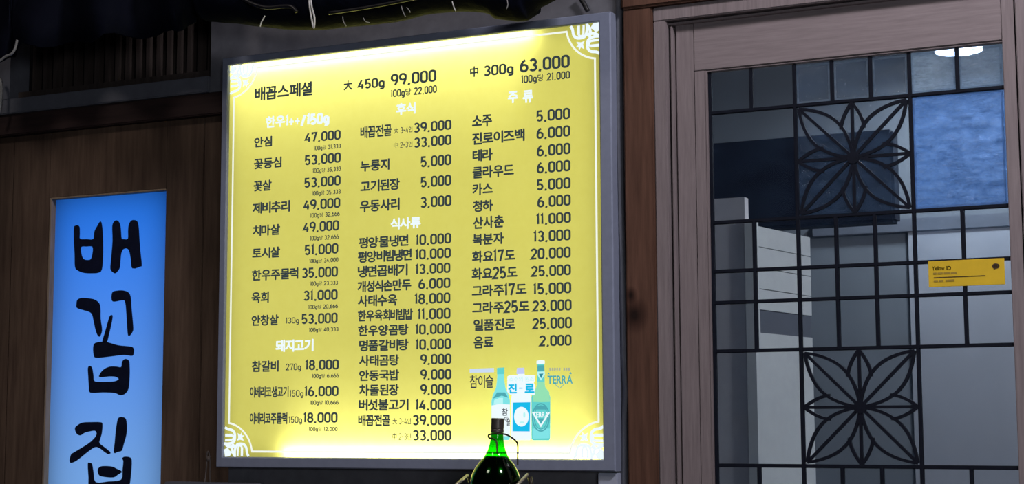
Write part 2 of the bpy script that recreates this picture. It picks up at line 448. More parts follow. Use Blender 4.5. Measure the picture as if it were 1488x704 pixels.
# boarded wall with the opening for the blue name panel
YW = 0.03
ox0 = (X(73, 288, YW)+X(60.5, 704, YW))/2; ox1 = (X(241, 276, YW)+X(232, 704, YW))/2; oz1 = (Z(73, 286, YW)+Z(241, 275, YW))/2
oz0 = Z(150, 704, YW)-0.28
bm = BM()
ends = [XW, XW+0.3, X(15, 400, YW), ox0]
for a, b in zip(ends, ends[1:]): box(bm, a+0.001, b-0.001, YW, YW+0.05, 0.0, z_lint-0.0005, 0.002)
box(bm, ox0-0.001, ox1+0.001, YW, YW+0.05, oz1, z_lint-0.0005, 0.0)
box(bm, ox0-0.001, ox1+0.001, YW, YW+0.05, 0.0, oz0, 0.0)
ends = [ox1, X(292, 500, YW), fx0+0.0115]
for a, b in zip(ends, ends[1:]): box(bm, a+0.001, b-0.001, YW, YW+0.05, 0.0, z_lint-0.0005, 0.002)
struct('wall_left', bm, M['old_wood'])
bm = BM(); box(bm, XW, fx0+0.0115, 0.16, 0.2, 0.0, 3.4); struct('wall_left_backing', bm, M['black'])
# narrow grey strip, post and beams right of the sign
bm = BM()
pts = []
zz0, zz1 = 0.0, 3.4
xs = (X(898, 100, -0.015)+X(904, 690, -0.015))/2
for k in range(40):
    z = zz0+(zz1-zz0)*k/39
    dz = z-Z(903, 610)
    wob = 0.004*math.sin(z*5)+(0.006*math.exp(-((dz-0.06)/0.05)**2))
    pts.append((xs+0.002+wob, -0.004, z))
tube(bm, pts, 0.010, 8); struct('trim_3', bm, M['beam_grey'])
bm = BM(); box(bm, x_post0, x_post1, -0.03, 0.12, 0.0, Z(925, 12, -0.03), 0.004); struct('trim_4', bm, M['post_wood'])
bm = BM(); box(bm, X(902, 4, -0.04), 0.6, -0.04, 0.12, Z(925, 11, -0.04), 3.4, 0.006); struct('trim_5', bm, M['post_wood'])
# ledge at the foot of the boarded wall and counter the bottle stands on
bm = BM(); zl = Z(330, 702.3, -0.05); box(bm, X(238, 703, -0.05), X(372, 703, -0.05), -0.05, 0.0, zl-0.03, zl, 0.003); struct('trim_6', bm, M['beam_grey'])

# ------------------------------------------------------------------ door
YC, YL, YG = -0.022, 0.012, 0.030   # casing front, leaf front, glass
dx = lambda xa, ya, xb, yb, Y: (X(xa, ya, Y)+X(xb, yb, Y))/2
door = thing('door_1', ((X(947, 300)+0.4), YL, 0.0), structure=True)
c0 = dx(946.5, 14, 960, 704, YC); c1 = dx(967, 30, 977, 704, YC)
ct = (Z(946, 10.8, YC)+Z(1060, -1.5, YC))/2; cb = (Z(967, 29, YC)+Z(1100, 15, YC))/2
s0 = dx(982.5, 36, 991, 704, YL); g0 = dx(1027, 108, 1037, 704, YL); g1 = dx(1456.5, 60, 1480, 690, YL); s1 = dx(1476.5, 60, 1499, 690, YL)
gt = (Z(1027, 107, YL)+Z(1456, 57.5, YL))/2; lt = (Z(983, 34, YL)+Z(1100, 20, YL))/2+0.004
gb = Z(1200, 704, YL)-0.35; lb = 0.35
bm = BM()
box(bm, c0, c1, YC, 0.12, lb-0.1, cb, 0.003)
box(bm, c0, s1+0.45, YC, 0.12, cb, ct, 0.003)
obj('door_casing', bm, M['door_wood'], door)
bm = BM()                            # stepped stop between casing and leaf
w_ = s0-c1
box(bm, c1+w_*0.36, c1+w_*0.78, -0.006, 0.1, lb, cb-0.012, 0.003)
box(bm, c1, s1+0.45, -0.004, 0.1, cb-0.010, cb-0.004, 0.001)
obj('door_stop', bm, M['door_wood'], door)
bm = BM()
box(bm, c1-0.01, s0+0.004, 0.016, 0.1, lb, cb+0.01); box(bm, c1-0.01, s1+0.45, 0.016, 0.1, lt+0.0005, cb+0.01)
obj('rebate', bm, M['groove'], door)
gj = dx(1009, 60, 1017, 690, YL)
bm = BM(); box(bm, s0, gj-0.0008, YL, YL+0.04, lb, lt, 0.0015); box(bm, gj+0.0008, g0-0.006, YL, YL+0.04, lb, gt+0.004, 0.0015); obj('stile', bm, M['door_wood'], door)
bm = BM(); box(bm, g1, s1-0.002, YL, YL+0.04, lb, lt, 0.0015); obj('stile', bm, M['door_wood'], door)
bm = BM(); box(bm, gj+0.0008, g1-0.0012, YL, YL+0.04, gt+0.005, lt, 0.0015); obj('rail', bm, M['rail_wood'], door)
bm = BM(); box(bm, g0, g1, YL, YL+0.04, lb, gb, 0.0015); obj('rail', bm, M['rail_wood'], door)
bm = BM(); box(bm, g0-0.0055, g0, YL+0.001, YL+0.03, gb, gt+0.004, 0.0015); box(bm, g0+0.0002, g1, YL+0.004, YL+0.03, gt, gt+0.0045, 0.001)
obj('glazing_bead', bm, M['edge_wood'] if False else M['door_wood'], door)
bm = BM(); box(bm, s1+0.0025, s1+0.45, YL-0.004, YL+0.04, lb, lt, 0.002)
nb = obj('meeting_leaf', bm, M['door_wood'], door)
bm = BM(); box(bm, s1-0.01, s1+0.02, YL+0.035, YL+0.06, lb, lt); obj('rebate', bm, M['groove'], door)
# leaded glass: grid lines from the photograph, squared up on the glass plane
YQ = YG-0.008
gv = {}
gv['a'] = dx(1093, 350, 1093, 350, YQ)
main1 = (X(1154, 130, YQ)+X(1159, 350, YQ)+X(1165.6, 590, YQ))/3
main2 = (X(1322, 100, YQ)+X(1328.5, 380, YQ)+X(1336, 590, YQ))/3
va = (X(1090.6, 130, YQ)+X(1096.5, 400, YQ)+X(1103, 690, YQ))/3
vb = (X(1209, 118, YQ)+X(1214.5, 380, YQ)+X(1224, 690, YQ))/3
vc = (X(1265, 108, YQ)+X(1271, 370, YQ)+X(1281.5, 690, YQ))/3
vd = (X(1392, 100, YQ)+X(1399.5, 390, YQ)+X(1411, 690, YQ))/3
h1 = (Z(1032, 166, YQ)+Z(1458, 125, YQ))/2; h2 = (Z(1036, 323.6, YQ)+Z(1465, 299.6, YQ)+Z(1326, 306.4, YQ))/3
h3 = (Z(1036, 395, YQ)+Z(1466, 375.5, YQ))/2; h4 = (Z(1037, 439.5, YQ)+Z(1470, 425.6, YQ))/2
h5 = (Z(1037, 509.5, YQ)+Z(1472, 502.6, YQ))/2; h6 = (Z(1042, 675.5, YQ)+Z(1480, 682.3, YQ))/2
h7 = h6-(h1-h6)*0.12-0.12
CW = 0.0098
gL, gR = g0, g1
bm = BM()
def vbar(x, za, zb): box(bm, x-CW/2, x+CW/2, YQ, YG+0.006, za, zb, 0.0018)
def hbar(z, xa=gL, xb=gR): box(bm, xa, xb, YQ+0.0004, YG+0.0056, z-CW/2, z+CW/2, 0.0018)
vbar(gL+CW/2-0.001, gb, gt); vbar(main1, gb, gt); vbar(main2, gb, gt)
for x in (va, vb, vc, vd): vbar(x, h1, gt); vbar(x, h5, h2); vbar(x, gb, h6)
for z in (h1, h2, h3, h4, h5, h6): hbar(z)
obj('lead_grid', bm, M['lead'], door)
def flower(za, zb):
    b = BM(); cx, cz = (main1+main2)/2, (za+zb)/2
    hw, hh = (main2-main1)/2-CW/2, (za-zb)/2-CW/2
    def lens(tip, hwid, cut=1.0):
        # two arcs from tip to the centre and a midrib, in cell units
        t = Vector((tip[0]*hw, tip[1]*hh)); L = t.length; d = t/L; nrm = Vector((-d.y, d.x))
        for s in (1, -1):
            pts = []
            for i in range(13):
                u = i/12*cut
                q = t*(1-u)+nrm*s*hwid*L*(math.sin(math.pi*u)**0.9)
                pts.append((cx+q.x, cz+q.y))
            ribbon(b, pts, CW*0.82, YQ+0.001+0.0002*s, th=0.010)
        ribbon(b, [(cx+t.x*0.985, cz+t.y*0.985), (cx, cz)], CW*0.8, YQ+0.0016, th=0.009)
    for tp in ((1, 1), (-1, 1), (-1, -1), (1, -1)): lens((tp[0]*.965, tp[1]*.965), 0.205)
    for tp in ((1, 0), (-1, 0), (0, 1), (0, -1)): lens(tp, 0.21, 0.47)
    lathe_pts = [(0.016, 0)]
    polyfill(b, [(cx+0.017*math.cos(a*math.pi/8), cz+0.017*math.sin(a*math.pi/8)) for a in range(16)], YQ-0.0005, th=0.01)
    o = obj('leaded_flower', b, M['lead'], door); return o
flower(h1, h2); flower(h5, h6)
# panes, one mesh each
def pane(xa, xb, zb, za, m):
    b = BM(); box(b, xa+0.002, xb-0.002, YG-0.0018, YG+0.0018, zb+0.002, za-0.002, 0.0); p = obj('glass_pane', b, M[m], door)
    if m in ('glass_lamp', 'glass_frost') or (m == 'glass_semi' and za == gt):
        b = BM(); i_ = CW/2+0.003
        ribbon(b, [(xa+i_, zb+i_), (xb-i_, zb+i_), (xb-i_, za-i_), (xa+i_, za-i_)], 0.0055, YG-0.0026, True)
        OFF[p.name] = OFF[door.name]; obj('bevel', b, M['bevel'], p)
cols = [gL, va, main1, vb, vc, main2, vd, gR]
for k in range(7):
    m = 'glass_lamp' if k >= 5 else 'glass_semi' if k >= 2 else 'glass_clear'
    pane(cols[k], cols[k+1], h1, gt, m)
    for za, zb in ((h2, h3), (h3, h4), (h4, h5)):
        pane(cols[k], cols[k+1], zb, za, 'glass_semi' if k >= 5 and za == h2 else 'glass_clear')
    pane(cols[k], cols[k+1], gb, h6, 'glass_clear')
for a, b_, m in ((gL, main1, 'glass_clear'), (main1, main2, 'glass_semi'), (main2, gR, 'glass_frost')): pane(a, b_, h2, h1, m)
for a, b_ in ((gL, main1), (main1, main2), (main2, gR)): pane(a, b_, h6, h5, 'glass_clear')

# ------------------------------------------------------------------ room behind the door glass
YB = 2.6
CZ = 3.0
bm = BM(); box(bm, -2.6, 1.2, YB, YB+0.1, 0, CZ); struct('wall_back', bm, M['interior'])
bm = BM(); box(bm, -2.6, 1.2, 0.14, YB+0.1, CZ, CZ+0.1); struct('ceiling', bm, M['ceil'])
bm = BM(); box(bm, -2.7, -2.6, 0.2, YB+0.1, 0, CZ+0.1); struct('wall_side', bm, M['interior'])
bm = BM(); box(bm, 1.2, 1.3, 0.2, YB+0.1, 0, CZ+0.1); struct('wall_right', bm, M['interior'])
bm = BM(); box(bm, s1+0.44, 1.3, 0.0, 0.14, 0, 3.4); box(bm, c1, s1+0.45, 0.02, 0.14, cb, 3.4); struct('wall_entrance', bm, M['door_wood'])
# white boarded side wall receding from the door
A = P(1094, 400, 0.75); ang = math.radians(9); dirv = Vector((math.sin(ang), math.cos(ang), 0))
# far end on the sight line of x = 1178
best = None
for k in range(1, 400):
    q = A+dirv*k*0.005; v = q-Vector((0, -DIST, CAMZ))
    px = 744+F*v.dot(RGT)/v.dot(FWD)
    if px >= 1178: best = k*0.005; break
LEN = best or 0.8
zt_w = Z(1100, 326, 0.75)
side = thing('wall_recess', (A.x, A.y, 0), structure=True)
bmw = BM(); nB = 9
nrm = Vector((math.cos(ang), -math.sin(ang), 0))
def slab(bm, s_a, s_b, z_a, z_b, d0, d1):
    c = []
    for s_ in (s_a, s_b):
        for d_ in (d0, d1):
            for z_ in (z_a, z_b):
                q = Vector((A.x, A.y, 0))+dirv*s_+nrm*d_; c.append(bm.verts.new((q.x, q.y, z_)))
    for f in ((0, 1, 3, 2), (4, 6, 7, 5), (0, 4, 5, 1), (2, 3, 7, 6), (0, 2, 6, 4), (1, 5, 7, 3)): bm.faces.new([c[i] for i in f])
zg1 = Z(1105, 451, 0.8); zg0 = Z(1105, 484, 0.8)
hb = (zt_w-zg1)/4
for k in range(4): slab(bmw, 0, LEN, zg1+k*hb+0.002, zg1+(k+1)*hb-0.001, -0.05, 0)
slab(bmw, 0, LEN, 0, zg0, -0.05, 0.0)
obj('white_boards', bmw, M['white_panel'], side)
bmw = BM(); slab(bmw, 0, LEN, zg0, zg1, -0.05, -0.004); obj('grey_band', bmw, M['grey_panel'], side)
bm = BM(); box(bm, X(1020, 400, 0.7), X(1084, 400, 0.7), 0.7, 0.74, 0, Z(1060, 288, 0.7)); struct('wall_partition', bm, M['partition'])
bm = BM(); box(bm, X(1084, 400, 0.7)+0.0005, X(1098, 400, 0.7), 0.69, 0.74, 0, Z(1090, 322, 0.7)); struct('trim_7', bm, M['white_panel'])
bm = BM(); box(bm, X(1000, 250, 1.5), X(1298, 250, 1.5), 1.5, 1.6, Z(1160, 330, 1.5), Z(1160, 198, 1.5), 0.01); struct('trim_8', bm, M['dark_panel'])
bm = BM(); box(bm, X(1180, 330, YB-0.02), X(1490, 330, YB-0.02), YB-0.03, YB, Z(1390, 334, YB-0.02), Z(1390, 314, YB-0.02), 0.004); struct('trim_9', bm, M['grey_panel'])
bm = BM(); box(bm, X(1322, 420, YB-0.02), X(1500, 420, YB-0.02), YB-0.02, YB-0.0005, 0, Z(1390, 334, YB-0.02)-0.001); struct('trim_11', bm, plain('brightened wall patch', (0.44, 0.45, 0.49), 0.7, 0, 0.2, 0.05, 4))  # pale patch added to brighten the wall behind the right panes
# ceiling lamp: disc seen through the top right panes
LC = P(1393, 74.5, 2.2)
ld = (LC-Vector((0, -DIST, CAMZ))).dot(FWD)
LR = 33.5*ld/F
lamp = thing('ceiling_lamp', (LC.x, LC.y, LC.z), 'bright round white ceiling lamp seen through the door’s top right panes', 'ceiling lamp')
bm = BM(); lathe(bm, [(LR, 0.0), (LR*1.0, 0.012), (LR*0.9, 0.02)], LC); obj('diffuser', bm, M['lamp'], lamp, True)
bm = BM(); lathe(bm, [(LR*1.03, 0.0205), (LR*1.03, CZ-LC.z if CZ > LC.z+0.03 else 0.04)], LC); obj('lamp_base', bm, M['white_panel'], lamp, True)
l = bpy.data.lights.new('lamp_light', 'AREA'); l.shape = 'DISK'; l.size = LR*2; l.energy = 17; l.color = (0.82, 0.91, 1.0)
lo = bpy.data.objects.new('lamp_light', l); COL.objects.link(lo); lo.parent = lamp; lo.location = (0, 0, -0.004)
el = bpy.data.lights.new('entry_fill_light', 'POINT'); el.energy = 75; el.color = (0.95, 0.97, 1.0); el.shadow_soft_size = 0.06  # unseen fill added to brighten the side boards and partition
eo = bpy.data.objects.new('entry_fill_light', el); COL.objects.link(eo); eo.location = (0.6, 0.32, 2.45)

# ------------------------------------------------------------------ lit menu sign
sign = thing('menu_sign', ((fx0+fx1)/2, 0, fz0), 'large yellow backlit menu board in a blue-grey frame, black and white Korean lettering', 'menu board')
bm = BM()                                # mitred frame: outer side, front, sloped lip down to the face
prof = [(0, 0.0), (0, YS+0.004), (0.004, YS), (None, YS), (1, YF+0.002)]
def ringpts(t, y):
    xa, xb, za, zb = fx0, fx1, fz0, fz1
    if t == 'o': a = 0
    return [(xa, za), (xb, za), (xb, zb), (xa, zb)]
def rect(f, y, inset=0.0):
    xa = fx0+(ix0-fx0)*f+inset; xb = fx1+(ix1-fx1)*f-inset; za = fz0+(iz0-fz0)*f+inset; zb = fz1+(iz1-fz1)*f-inset
    return [bm.verts.new(v) for v in ((xa, y, za), (xb, y, za), (xb, y, zb), (xa, y, zb))]
rs = [rect(0, 0.0), rect(0, YS+0.004), rect(0, YS, 0.003), rect(0.90, YS), rect(1.0, YS+0.003), rect(1.0, YF+0.006)]
for a, b in zip(rs, rs[1:]):
    for k in range(4): bm.faces.new((a[k], a[(k+1) % 4], b[(k+1) % 4], b[k]))
obj('frame', bm, M['alu'], sign)
bm = BM(); box(bm, fx0+0.006, fx1-0.006, -0.004, -0.001, fz0+0.006, fz1-0.006); obj('back_panel', bm, plain('white sign back', (0.5, 0.5, 0.5), 0.8), sign)
bm = BM(); bm.faces.new([bm.verts.new(v) for v in ((ix0-0.004, YF, iz0-0.004), (ix1+0.004, YF, iz0-0.004), (ix1+0.004, YF, iz1+0.004), (ix0-0.004, YF, iz1+0.004))]); obj('face', bm, M['face'], sign)
# light sources inside the box: even backlight and two LED bars
W_, H_ = ix1-ix0, iz1-iz0
xt1 = X(775, 45, YF); xb0 = X(412, 660, YF); xb1 = X(873, 660, YF)
BASE = 2.18                               # watts per square metre of the even backlight
def led(name, xa, xb, za, zb, dens, y=-0.008):
    area(name, ((xa+xb)/2, y, (za+zb)/2), ((xa+xb)/2, -1, (za+zb)/2), xb-xa, zb-za, dens*(xb-xa)*(zb-za), (1, 0.985, 0.96), sign)
TOP = [(0.04, 8.0), (0.03, 4.2), (0.04, 2.8), (0.05, 1.75), (0.06, 1.05), (0.07, 0.5), (0.08, 0.18)]
BOT = [(0.045, 7.0), (0.03, 3.2), (0.04, 2.0), (0.05, 1.2), (0.06, 0.6), (0.08, 0.2)]
z = iz1
for k, (h_, ex_) in enumerate(TOP):       # rows of LEDs, strongest along the top edge, ending before the right corner
    xe = xt1-0.010*k
    led('led_row', ix0, xe-0.03, z-h_, z, BASE+ex_)
    led('led_row', xe-0.03, xe+0.02, z-h_, z, BASE+ex_*0.55)
    led('led_row', xe+0.02, ix1, z-h_, z, BASE); z -= h_
ztop = z; z = iz0
for k, (h_, ex_) in enumerate(BOT):
    xs_ = xb0+0.008*k; xe = xb1-0.008*k
    led('led_row', ix0, xs_-0.02, z, z+h_, BASE)
    led('led_row', xs_-0.02, xs_+0.03, z, z+h_, BASE+ex_*0.55)
    led('led_row', xs_+0.03, xe, z, z+h_, BASE+ex_)
    led('led_row', xe, ix1, z, z+h_, BASE); z += h_
led('backlight', ix0, ix1, z, ztop, BASE)
led('led_bar', ix0, xt1, iz1-0.021, iz1-0.001, 40, YF+0.017)
led('led_bar', xb0, xb1, iz0+0.001, iz0+0.026, 40, YF+0.017)

YT = YF-0.0008
# border line and corner ornaments
RC, INS, LW = 0.104, 0.0165, 0.0058
bm = BM()
def cc(cx, cz, sx, sz): # arc round a corner, from the vertical border to the horizontal one
    a0 = math.asin(INS/RC)
    return [(cx+sx*RC*math.sin(a0+(math.pi/2-2*a0)*i/14), cz+sz*RC*math.cos(a0+(math.pi/2-2*a0)*i/14)) for i in range(15)]
loop = cc(ix0, iz0, 1, 1)+cc(ix1, iz0, -1, 1)[::-1]+cc(ix1, iz1, -1, -1)+cc(ix0, iz1, 1, -1)[::-1]
ribbon(bm, loop, LW, YT, True); obj('border_line', bm, M['line_print'], sign)
U = 0.098
st = [([(.92, .02), (.86, .12), (.83, .28), (.74, .38), (.6, .4), (.48, .37), (.42, .26), (.4, .12), (.41, 0)], .085),
      ([(.67, .03), (.67, .3)], .085), ([(.51, .03), (.52, .3)], .07), ([(.67, .3), (.6, .36), (.52, .3)], .07),
      ([(.41, .03), (.33, .14), (.3, .3), (.36, .4)], .09)]
for cx, cz, sx, sz in ((ix0, iz0, 1, 1), (ix1, iz0, -1, 1), (ix1, iz1, -1, -1), (ix0, iz1, 1, -1)):
    bm = BM(); lay = 0
    for pts, wd in st:
        for sw in (0, 1):
            pp = [(p[1], p[0]) if sw else p for p in pts]
            sp = [(v.x, v.y) for v in smoothpath([(p[0], p[1], 0) for p in pp], 3)]
            ribbon(bm, [(cx+sx*U*p[0], cz+sz*U*p[1]) for p in sp], wd*U, YT-0.00004*lay); lay += 1
    polyfill(bm, [(cx+sx*U*a, cz+sz*U*b) for a, b in ((.04, .0), (.22, .02), (.3, .14), (.2, .2), (.14, .3), (.0, .22))], YT-0.0005)
    polyfill(bm, [(cx+sx*U*a, cz+sz*U*b) for a, b in ((.48, .5), (.6, .53), (.74, .5), (.68, .6), (.76, .66), (.67, .67), (.66, .77), (.6, .68), (.5, .74), (.53, .6))], YT-0.0006)
    obj('corner_ornament', bm, M['white_print'], sign)

def heading(text, x0, x1, yt, yb, off=.040, wt=.25):
    b = BM(); put_text(b, text, x0, x1, yt, yb, YT, wt, off)
    o = obj('heading', b, M['white_print'], sign); o['label'] = 'bold white heading'
def heading_runs(runs):
    b = BM()
    for t, x0, x1, yt, yb, wt in runs: put_text(b, t, x0, x1, yt, yb, YT, wt, .040)
    o = obj('heading', b, M['white_print'], sign); o['label'] = 'bold white heading'
heading_runs([('한우', 386, 414.3, 168.3, 185.3, .2), ('1', 415.3, 419, 168, 183.5, .3), ('++', 420, 435.5, 167.5, 183.5, .2), ('/150g', 436.5, 478.6, 165.5, 181, .3)])
heading('돼지고기', 400.3, 455.7, 493.5, 511.5)
heading('후식', 575.5, 604, 149.4, 166.6, .042)
heading('식사류', 567.5, 611.4, 316, 333)
heading('주', 737.8, 752.8, 132.5, 150, .042)
heading('류', 759.5, 774.8, 131, 149.5, .042)

PR, SM = (.155, .018), (.17, .016)
def row(*runs):
    for t, x0, x1, yt, yb, *k in runs:
        wt = k[0] if k else (.19 if yb-yt > 11 else .19)
        b = BM(); put_text(b, t, x0, x1, yt, yb, YT, wt,   .034 if yb-yt > 12 else .014)
        nm = 'unit_price' if '당' in t else 'price' if t[-1] == '0' and ',' in t else 'portion' if (t[-1] == 'g' or t[0] in '大中') else 'dish_name'
        obj(nm, b, M['ink'], sign)
row(('배꼽스페셜', 370.2, 453.7, 122.5, 143), ('大', 499.4, 512, 117, 131), ('450g', 518.8, 558.9, 114.3, 128.2), ('99,000', 567.7, 634.2, 104.5, 121.7), ('100g당 22,000', 567.7, 634.8, 127.2, 138))
row(('中', 683, 695.2, 96.3, 111.9), ('300g', 703.3, 746.3, 93.5, 108.5), ('63,000', 755.3, 828, 83.2, 101.7), ('100g당 21,000', 757.4, 828.4, 106.5, 117.6))
A1 = [('안심', 369.4, 395.3, 198.7, 213.8, '47,000', 442, 495, 191.2, 205.1, '100g당 31,333', 456, 495.1, 210.7, 217.2),
 ('꽃등심', 368.8, 409.2, 229.2, 245, '53,000', 443, 495.1, 223.8, 238.3, '100g당 35,333', 454.4, 495.5, 243.7, 250.2),
 ('꽃살', 368.4, 394.7, 262, 278, '53,000', 442.4, 495, 257, 271.3, '100g당 35,333', 453, 495, 276.7, 283.2),
 ('제비추리', 366.8, 421.5, 292.9, 309.8, '49,000', 440, 494.5, 289.3, 303.8, '100g당 32,666', 450.8, 493.7, 309, 315.3),
 ('치마살', 367.4, 407, 326.7, 342.8, '49,000', 439.4, 492.7, 322, 336.6, '100g당 32,666', 450.4, 492.3, 342.3, 348.7),
 ('토시살', 366.5, 407, 359.5, 375.4, '51,000', 442.8, 491.6, 355, 369.8, '100g당 34,000', 449.4, 491.6, 375.4, 381.8),
 ('한우주물럭', 365.9, 433.5, 390.7, 407.2, '35,000', 439, 491, 388.7, 403.3, '100g당 23,333', 450, 491, 408.7, 415),
 ('육회', 365.3, 390.7, 424.3, 440.8, '31,000', 441.4, 490.6, 421.9, 436.4, '100g당 20,666', 448, 491, 442.8, 448.9)]
for t, a, b_, c, d, p, e, f_, g, h, s_, i, j, k, l_ in A1: row((t, a, b_, c, d), (p, e, f_, g, h), (s_, i, j, k, l_))
row(('안창살', 365.5, 405, 457.7, 473.6), ('130g', 415.2, 434.5, 461.5, 470.4, .14), ('53,000', 438.4, 490.6, 455.7, 470.4), ('100g당 40,333', 449, 491.7, 476.2, 482.3))
row(('참갈비', 366, 405, 524.3, 540.9), ('270g', 414.7, 437.3, 528.7, 538.4, .14), ('18,000', 443.6, 492.4, 523.2, 537.6), ('100g당 6,666', 453.3, 492.4, 543.6, 549.6))
row(('이베리코생고기', 363.2, 419.4, 561.8, 578.3), ('150g', 420.8, 441, 567.3, 577, .14), ('16,000', 442.3, 491.9, 561.8, 576.1), ('100g당 10,666', 449.7, 491.9, 582.5, 588.5))
row(('이베리코주물럭', 363, 417.5, 600, 617), ('150g', 419.4, 439, 605.6, 615.3, .14), ('18,000', 440.9, 490.5, 600, 614.7), ('100g당 12,000', 448.6, 490.5, 621, 627))
row(('배꼽전골', 523.6, 569.3, 182, 199.8), ('大 3~4인', 572.3, 599.3, 184.5, 193.8, .13), ('39,000', 601.6, 656, 176.4, 190.7))
row(('中 2~3인', 572.3, 599.3, 206, 215.2, .13), ('33,000', 602, 656, 198, 212.7))
A2 = [('누룽지', 523.6, 566, 232, 248.6, '5,000', 611.4, 655.7, 226, 241.6), ('고기된장', 523.6, 581, 261, 278.2, '5,000', 611.4, 655.7, 255.6, 271.2),
 ('우동사리', 522.7, 580.7, 289.5, 307.3, '3,000', 611.4, 656, 285, 300.8),
 ('평양물냉면', 521, 593.6, 343.2, 359.7, '10,000', 603.9, 655.7, 340.3, 355.2), ('평양비빔냉면', 520, 598.4, 363.6, 380.7, '10,000', 603.4, 655.2, 361.6, 376.2),
 ('냉면곱배기', 519.8, 592.5, 385.2, 402.3, '13,000', 603.4, 654.5, 383.2, 397.7), ('개성식손만두', 519.3, 597.7, 406.8, 423.9, '6,000', 608, 654.5, 404.8, 419.5),
 ('사태수육', 520, 577.3, 428.4, 445.5, '18,000', 602.3, 654.5, 426.4, 441.4), ('한우육회비빔밥', 520, 600, 449.8, 466.6, '11,000', 606.7, 654.7, 448.5, 464),
 ('한우양곰탕', 520.3, 593.6, 472.2, 488.3, '10,000', 603.4, 655.4, 471, 485.7), ('명품갈비탕', 521.8, 593.8, 493.7, 510.3, '10,000', 603.7, 655.6, 493, 508),
 ('사태곰탕', 521.8, 580, 516, 532.2, '9,000', 610.8, 656, 515, 529.7), ('안동국밥', 521.8, 580, 537.6, 554, '9,000', 610.8, 656, 537, 551.8),
 ('차돌된장', 521.8, 579.6, 558.7, 575.8, '9,000', 610.8, 656, 558.7, 573.7), ('버섯불고기', 521.3, 593.7, 580.4, 597.4, '14,000', 603.5, 656, 581, 596)]
A3 = [('소주', 685.9, 715, 167.3, 185, '5,000', 779.5, 828.4, 158.8, 175), ('진로이즈백', 685.9, 762.5, 190, 208.2, '6,000', 779.5, 828.6, 184.3, 200.2),
 ('테라', 686.6, 716, 216.8, 234.5, '6,000', 780, 829, 209.5, 225.8), ('클라우드', 686.6, 746.8, 240, 258.2, '6,000', 780, 829, 234.3, 250.5),
 ('카스', 686.4, 716, 266, 283.6, '5,000', 780, 829.2, 259.5, 275.5), ('청하', 687, 716.7, 290.9, 308, '6,000', 780.8, 829.4, 284.2, 300.3),
 ('산사춘', 687.6, 732.2, 314, 332.3, '11,000', 779, 829.7, 309.8, 325.3), ('복분자', 686.7, 732.2, 339, 356, '13,000', 775, 829.4, 334.8, 350.6),
 ('화요17도', 685.9, 748.7, 363.3, 381, '20,000', 769.4, 829.4, 360.2, 376), ('화요25도', 685.3, 751.8, 388, 406, '25,000', 770.2, 829.7, 385.8, 401.3),
 ('그라주17도', 685.7, 765.4, 412.8, 430.7, '15,000', 774.5, 830.2, 411.2, 427.3), ('그라주25도', 686.2, 769.4, 437.8, 455.4, '23,000', 772, 830.7, 436.3, 452.3),
 ('일품진로', 687.9, 748.9, 463.4, 480.6, '25,000', 772, 831, 461.9, 477.9), ('음료', 688.2, 717.2, 489, 506.5, '2,000', 782, 830.6, 487.4, 503)]
for t, a, b_, c, d, p, e, f_, g, h in A2+A3: row((t, a, b_, c, d), (p, e, f_, g, h))
row(('배꼽전골', 520.5, 567, 603, 619.8), ('大 3~4인', 570.4, 597.2, 608, 617.5, .13), ('39,000', 600, 656, 603.4, 618.4))
row(('中 2~3인', 570.4, 597.2, 630, 640, .13), ('33,000', 600, 656, 625.6, 640.6))

# printed bottles and brand lettering at the foot of the right column
E_ = {k: glow('print '+k, c) for k, c in {
 'aqua': (0.22, 0.78, 0.80), 'pale aqua': (0.48, 0.92, 0.92), 'white': (0.86, 0.97, 1.0), 'lavender': (0.55, 0.62, 0.92), 'cyan blue': (0.01, 0.50, 0.84),
 'sea green': (0.13, 0.65, 0.63), 'soft green': (0.30, 0.76, 0.46), 'teal': (0.08, 0.40, 0.45), 'deep teal': (0.03, 0.25, 0.32), 'pale blue': (0.60, 0.72, 0.90), 'charcoal': (0.04, 0.05, 0.07),
 'dusty': (0.42, 0.45, 0.33), 'slate': (0.06, 0.30, 0.33)}.items()}
def zp(x, y): return (670+x/5.417, 520+y/5.417)
def printed(name, pts, m, layer, parent, rnd=False):
    b = BM(); pp = px_poly([zp(*p) for p in pts], YT-0.00012*layer)
    if rnd: pp = rounded(pp)
    polyfill(b, pp, YT-0.00012*layer); return obj(name, b, E_[m], parent)
def ell(cx, cy, rx, ry, n=22): return [(cx+rx*math.cos(2*math.pi*k/n), cy+ry*math.sin(2*math.pi*k/n)) for k in range(n)]
def bottle_outline(cx, top, neck_w, y_sh0, y_sh1, body_w, bot):
    r = [(cx+neck_w*.86, top), (cx+neck_w, y_sh0), (cx+neck_w*1.25, y_sh0+(y_sh1-y_sh0)*.35), (cx+body_w*.85, y_sh0+(y_sh1-y_sh0)*.75), (cx+body_w, y_sh1+12), (cx+body_w, bot-14), (cx+body_w-10, bot)]
    return r+[(2*cx-x, y) for x, y in r[::-1]]
def stroke_print(b, pts, wpx, layer):
    ribbon(b, px_poly([zp(*p) for p in pts], YT-0.00012*layer), wpx*0.0022/5.417*1.0, YT-0.00012*layer)
b1 = printed('printed_bottle', bottle_outline(312, 128, 30, 190, 330, 73, 652), 'aqua', 1, sign); b1['label'] = 'printed aqua bottle with white label'
printed('bottle_cap', [(283, 82), (341, 78), (341, 130), (283, 132)], 'sea green', 2, b1)
printed('bottle_shoulder', [(283, 275), (345, 275), (372, 318), (320, 300), (250, 325)], 'teal', 2, b1)
printed('bottle_label', [(240, 378), (300, 366), (384, 370), (386, 560), (385, 620), (240, 620)], 'white', 2, b1)
printed('bottle_body_sheen', [(262, 335), (300, 318), (330, 318), (330, 364), (255, 372)], 'pale aqua', 3, b1)
b = BM()
